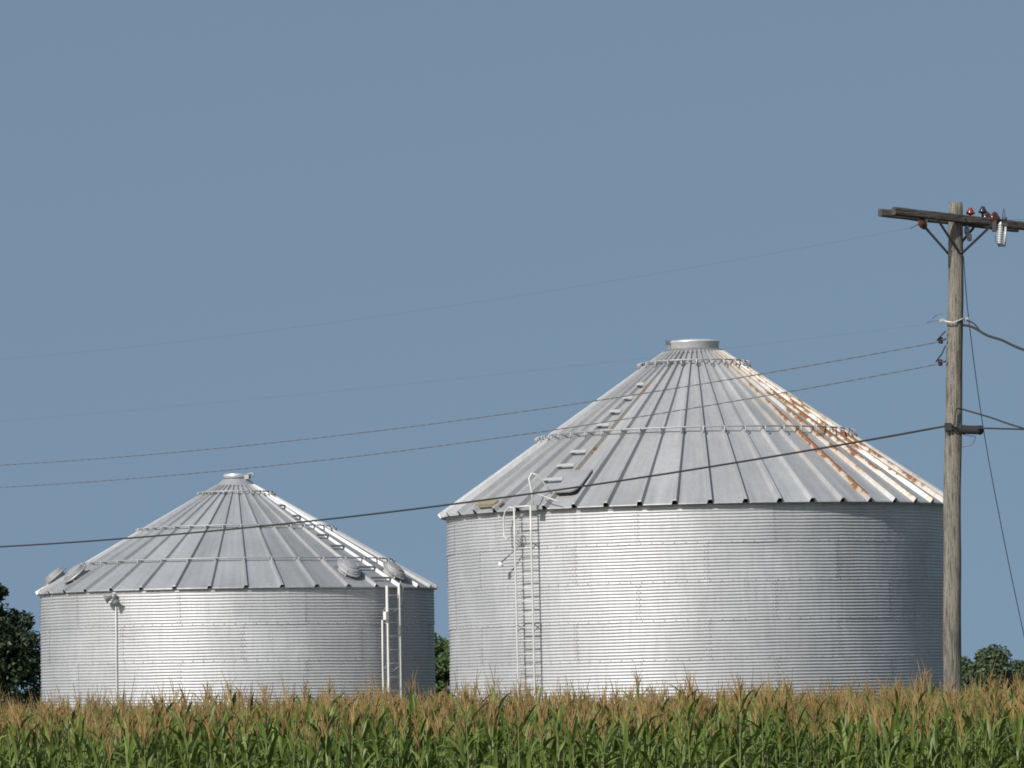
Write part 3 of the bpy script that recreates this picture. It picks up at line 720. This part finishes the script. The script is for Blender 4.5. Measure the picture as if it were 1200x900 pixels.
# ------------------------------------------------------------------ corn
def corn_parts(seed, low=False):
    r = random.Random(seed); H = r.uniform(1.92, 2.24)
    stalk, leaves, tas = MB(), MB(), MB()
    lean = Vector((r.uniform(-.05, .05), r.uniform(-.05, .05), 0))
    sp = lambda z: Vector((lean.x * (z / H) ** 2, lean.y * (z / H) ** 2, z))
    stalk.tube([sp(z) for z in ((0.0 if not low else 0.9), 1.2, 1.7, H)], [0.014, 0.012, 0.009, 0.005] if not low else [0.012, 0.012, 0.009, 0.005], 4 if low else 6, caps=False, tone=r.random())
    a0 = r.uniform(0, math.pi); zs = [0.55, 0.8, 1.0, 1.2, 1.38, 1.54, 1.69, 1.83, 1.95] if not low else [1.45, 1.64, 1.80, 1.95]
    for i, z0 in enumerate(zs):
        z0 += r.uniform(-.04, .04) + (H - 2.07); az_ = a0 + (math.pi if i % 2 else 0) + r.uniform(-.55, .55)
        u = (z0 - 0.5) / 1.5; L = (0.80 - 0.52 * max(0, u - 0.35)) * r.uniform(0.75, 1.1); Wd = (0.072 - 0.022 * max(0, u - 0.4)) * r.uniform(0.75, 1.1) * 0.5
        e0 = R(r.uniform(58, 80)); bend = R(r.uniform(45, 150) if u < 0.8 else r.uniform(10, 95)); m = 5 if low else 8
        p = sp(z0); dirh = Vector((math.cos(az_), math.sin(az_), 0)); side = Vector((-math.sin(az_), math.cos(az_), 0))
        tw = r.uniform(-1.1, 1.1); kink = r.random() < 0.25; vs2, fs2 = [], []
        for j in range(m + 1):
            t = j / m; e = e0 - bend * t ** (1.4 if not kink else 3.0)
            d = dirh * math.cos(e) + Vector((0, 0, 1)) * math.sin(e)
            w = Wd * min(1.0, 0.45 + 2.2 * t) * max(0.02, (1 - t ** 2.2)); nrm_ = d.cross(side)
            sd = side * math.cos(tw * t) + nrm_ * math.sin(tw * t); nn2 = d.cross(sd)
            ed = 0.15 * w * math.sin(j * 2.1 + i)
            vs2 += [p - sd * w - nn2 * (0.22 * w) + nn2 * ed, p + nn2 * 0.12 * w, p + sd * w - nn2 * (0.22 * w) - nn2 * ed]
            p = p + d * (L / m)
        for j in range(m):
            b0 = j * 3; fs2 += [(b0, b0 + 1, b0 + 4, b0 + 3), (b0 + 1, b0 + 2, b0 + 5, b0 + 4)]
        leaves.add(vs2, fs2, 0, True, tone=r.uniform(0, 1.0))
    tt = r.uniform(0, 1); ns = r.randint(9, 14) if not low else r.randint(6, 10)
    tip = r.uniform(0.28, 0.50)
    bend = Vector((r.uniform(-.10, .10), r.uniform(-.10, .10), 0)); b0 = sp(H)
    tas.tube([b0, b0 + bend * 0.3 + Vector((0, 0, tip * 0.5)), b0 + bend + Vector((0, 0, tip))], [0.0045, 0.0058, 0.0026], 4 if not low else 3, caps=False, tone=tt)
    for i in range(ns):
        z = r.uniform(0.0, 0.14); an = r.uniform(0, 2 * math.pi); L = r.uniform(0.14, 0.28); sp_ = r.uniform(0.06, 0.42)
        d = Vector((math.cos(an), math.sin(an), 0)); s0 = b0 + bend * z + Vector((0, 0, z))
        tas.tube([s0, s0 + d * L * sp_ * 0.55 + Vector((0, 0, L * 0.55)), s0 + d * L * sp_ * 1.15 + Vector((0, 0, L * (0.92 - 0.35 * sp_)))], [0.003, 0.0044, 0.002], 4 if not low else 3, caps=False, tone=tt * 0.6 + r.random() * 0.4)
    return stalk, leaves, tas

NVAR = 18
variants = []
for i in range(NVAR):
    s_, l_, t_ = corn_parts(100 + i)
    variants.append((s_.mesh('stalk', M_STALK), l_.mesh('foliage', M_LEAF), t_.mesh('tassel', M_TASSEL)))
crng = random.Random(77)
Y0, ROW, STEP, NPR = 66.0, 0.74, 0.176, 74
LAB = 'tasselled green corn plant in the front rows of the field'
nplant = 0
for row in range(4):
    for i in range(NPR):
        x = (i - NPR / 2) * STEP + crng.uniform(-.06, .06) + (row % 2) * 0.08; y = Y0 + row * ROW + crng.uniform(-.09, .09)
        o = tag(empty('corn_plant', (x, y, crng.uniform(-.05, 0.0)), (R(crng.uniform(-4, 4)), R(crng.uniform(-4, 4)), crng.uniform(0, 6.28))), LAB, 'corn plant', 'corn plants in the front rows')
        sc = min(1.14, max(0.86, crng.gauss(1.0, 0.045))); o.scale = (sc, sc, sc)
        for nm, me in zip(('stalk', 'foliage', 'tassel'), variants[crng.randrange(NVAR)]): link(nm, me, o)
        nplant += 1

# the rest of the field: one mass
lowv = []
for i in range(16):
    s_, l_, t_ = corn_parts(300 + i, True); V, Fq, mi, tone = [], [], [], []
    for k, b in enumerate((s_, l_, t_)):
        off = len(V); V += b.v; Fq += [tuple(off + q for q in f) for f in b.f]; mi += [k] * len(b.f); tone += b.at['tone']
    lowv.append((np.array(V), np.array(Fq), np.array(mi), np.array(tone)))
AV, AF, AM, AT = [], [], [], []; off = 0; nr = np.random.RandomState(5); y = Y0; row = 0
while y < 104:
    hw = y * 0.098 + (9.0 if row < 18 else 7.0); st = 0.150 if row < 18 else 0.26
    for x in np.arange(-hw, hw, st):
        if row < 4 and abs(x + 0.05) < NPR / 2 * STEP + 0.02: continue
        V, Fq, mi, tone = lowv[nr.randint(16)]
        a_ = nr.rand() * 6.283; sc = min(1.16, max(0.87, nr.normal(1.0, 0.045))); c, s = math.cos(a_), math.sin(a_)
        big_wave = 0.05 * math.sin(x * 0.7 + y * 0.3) + 0.03 * math.sin(x * 1.9 - y * 0.6)
        if row > 6: big_wave += -0.02
        Vn = np.empty_like(V); tx, ty = nr.uniform(-.06, .06, 2)
        Vn[:, 0] = (V[:, 0] * c - V[:, 1] * s) * sc + tx * V[:, 2] * .5 + x + nr.uniform(-.06, .06); Vn[:, 1] = (V[:, 0] * s + V[:, 1] * c) * sc + y + nr.uniform(-.1, .1) + ty * V[:, 2] * .5; Vn[:, 2] = V[:, 2] * (sc + big_wave * 0.5) 
        AV.append(Vn); AF.append(Fq + off); AM.append(mi); AT.append(np.clip(tone + nr.uniform(-.3, .3), 0, 1)); off += len(V)
    y += ROW; row += 1
me = bpy.data.meshes.new('corn_field')
bulk(me, np.concatenate(AV), np.concatenate(AF), np.concatenate(AM), [M_STALK, M_LEAF, M_TASSEL], np.concatenate(AT), True)
tag(link('corn_field', me), 'rest of the tasselled corn field stretching back to the bins', 'corn field', None, 'stuff')
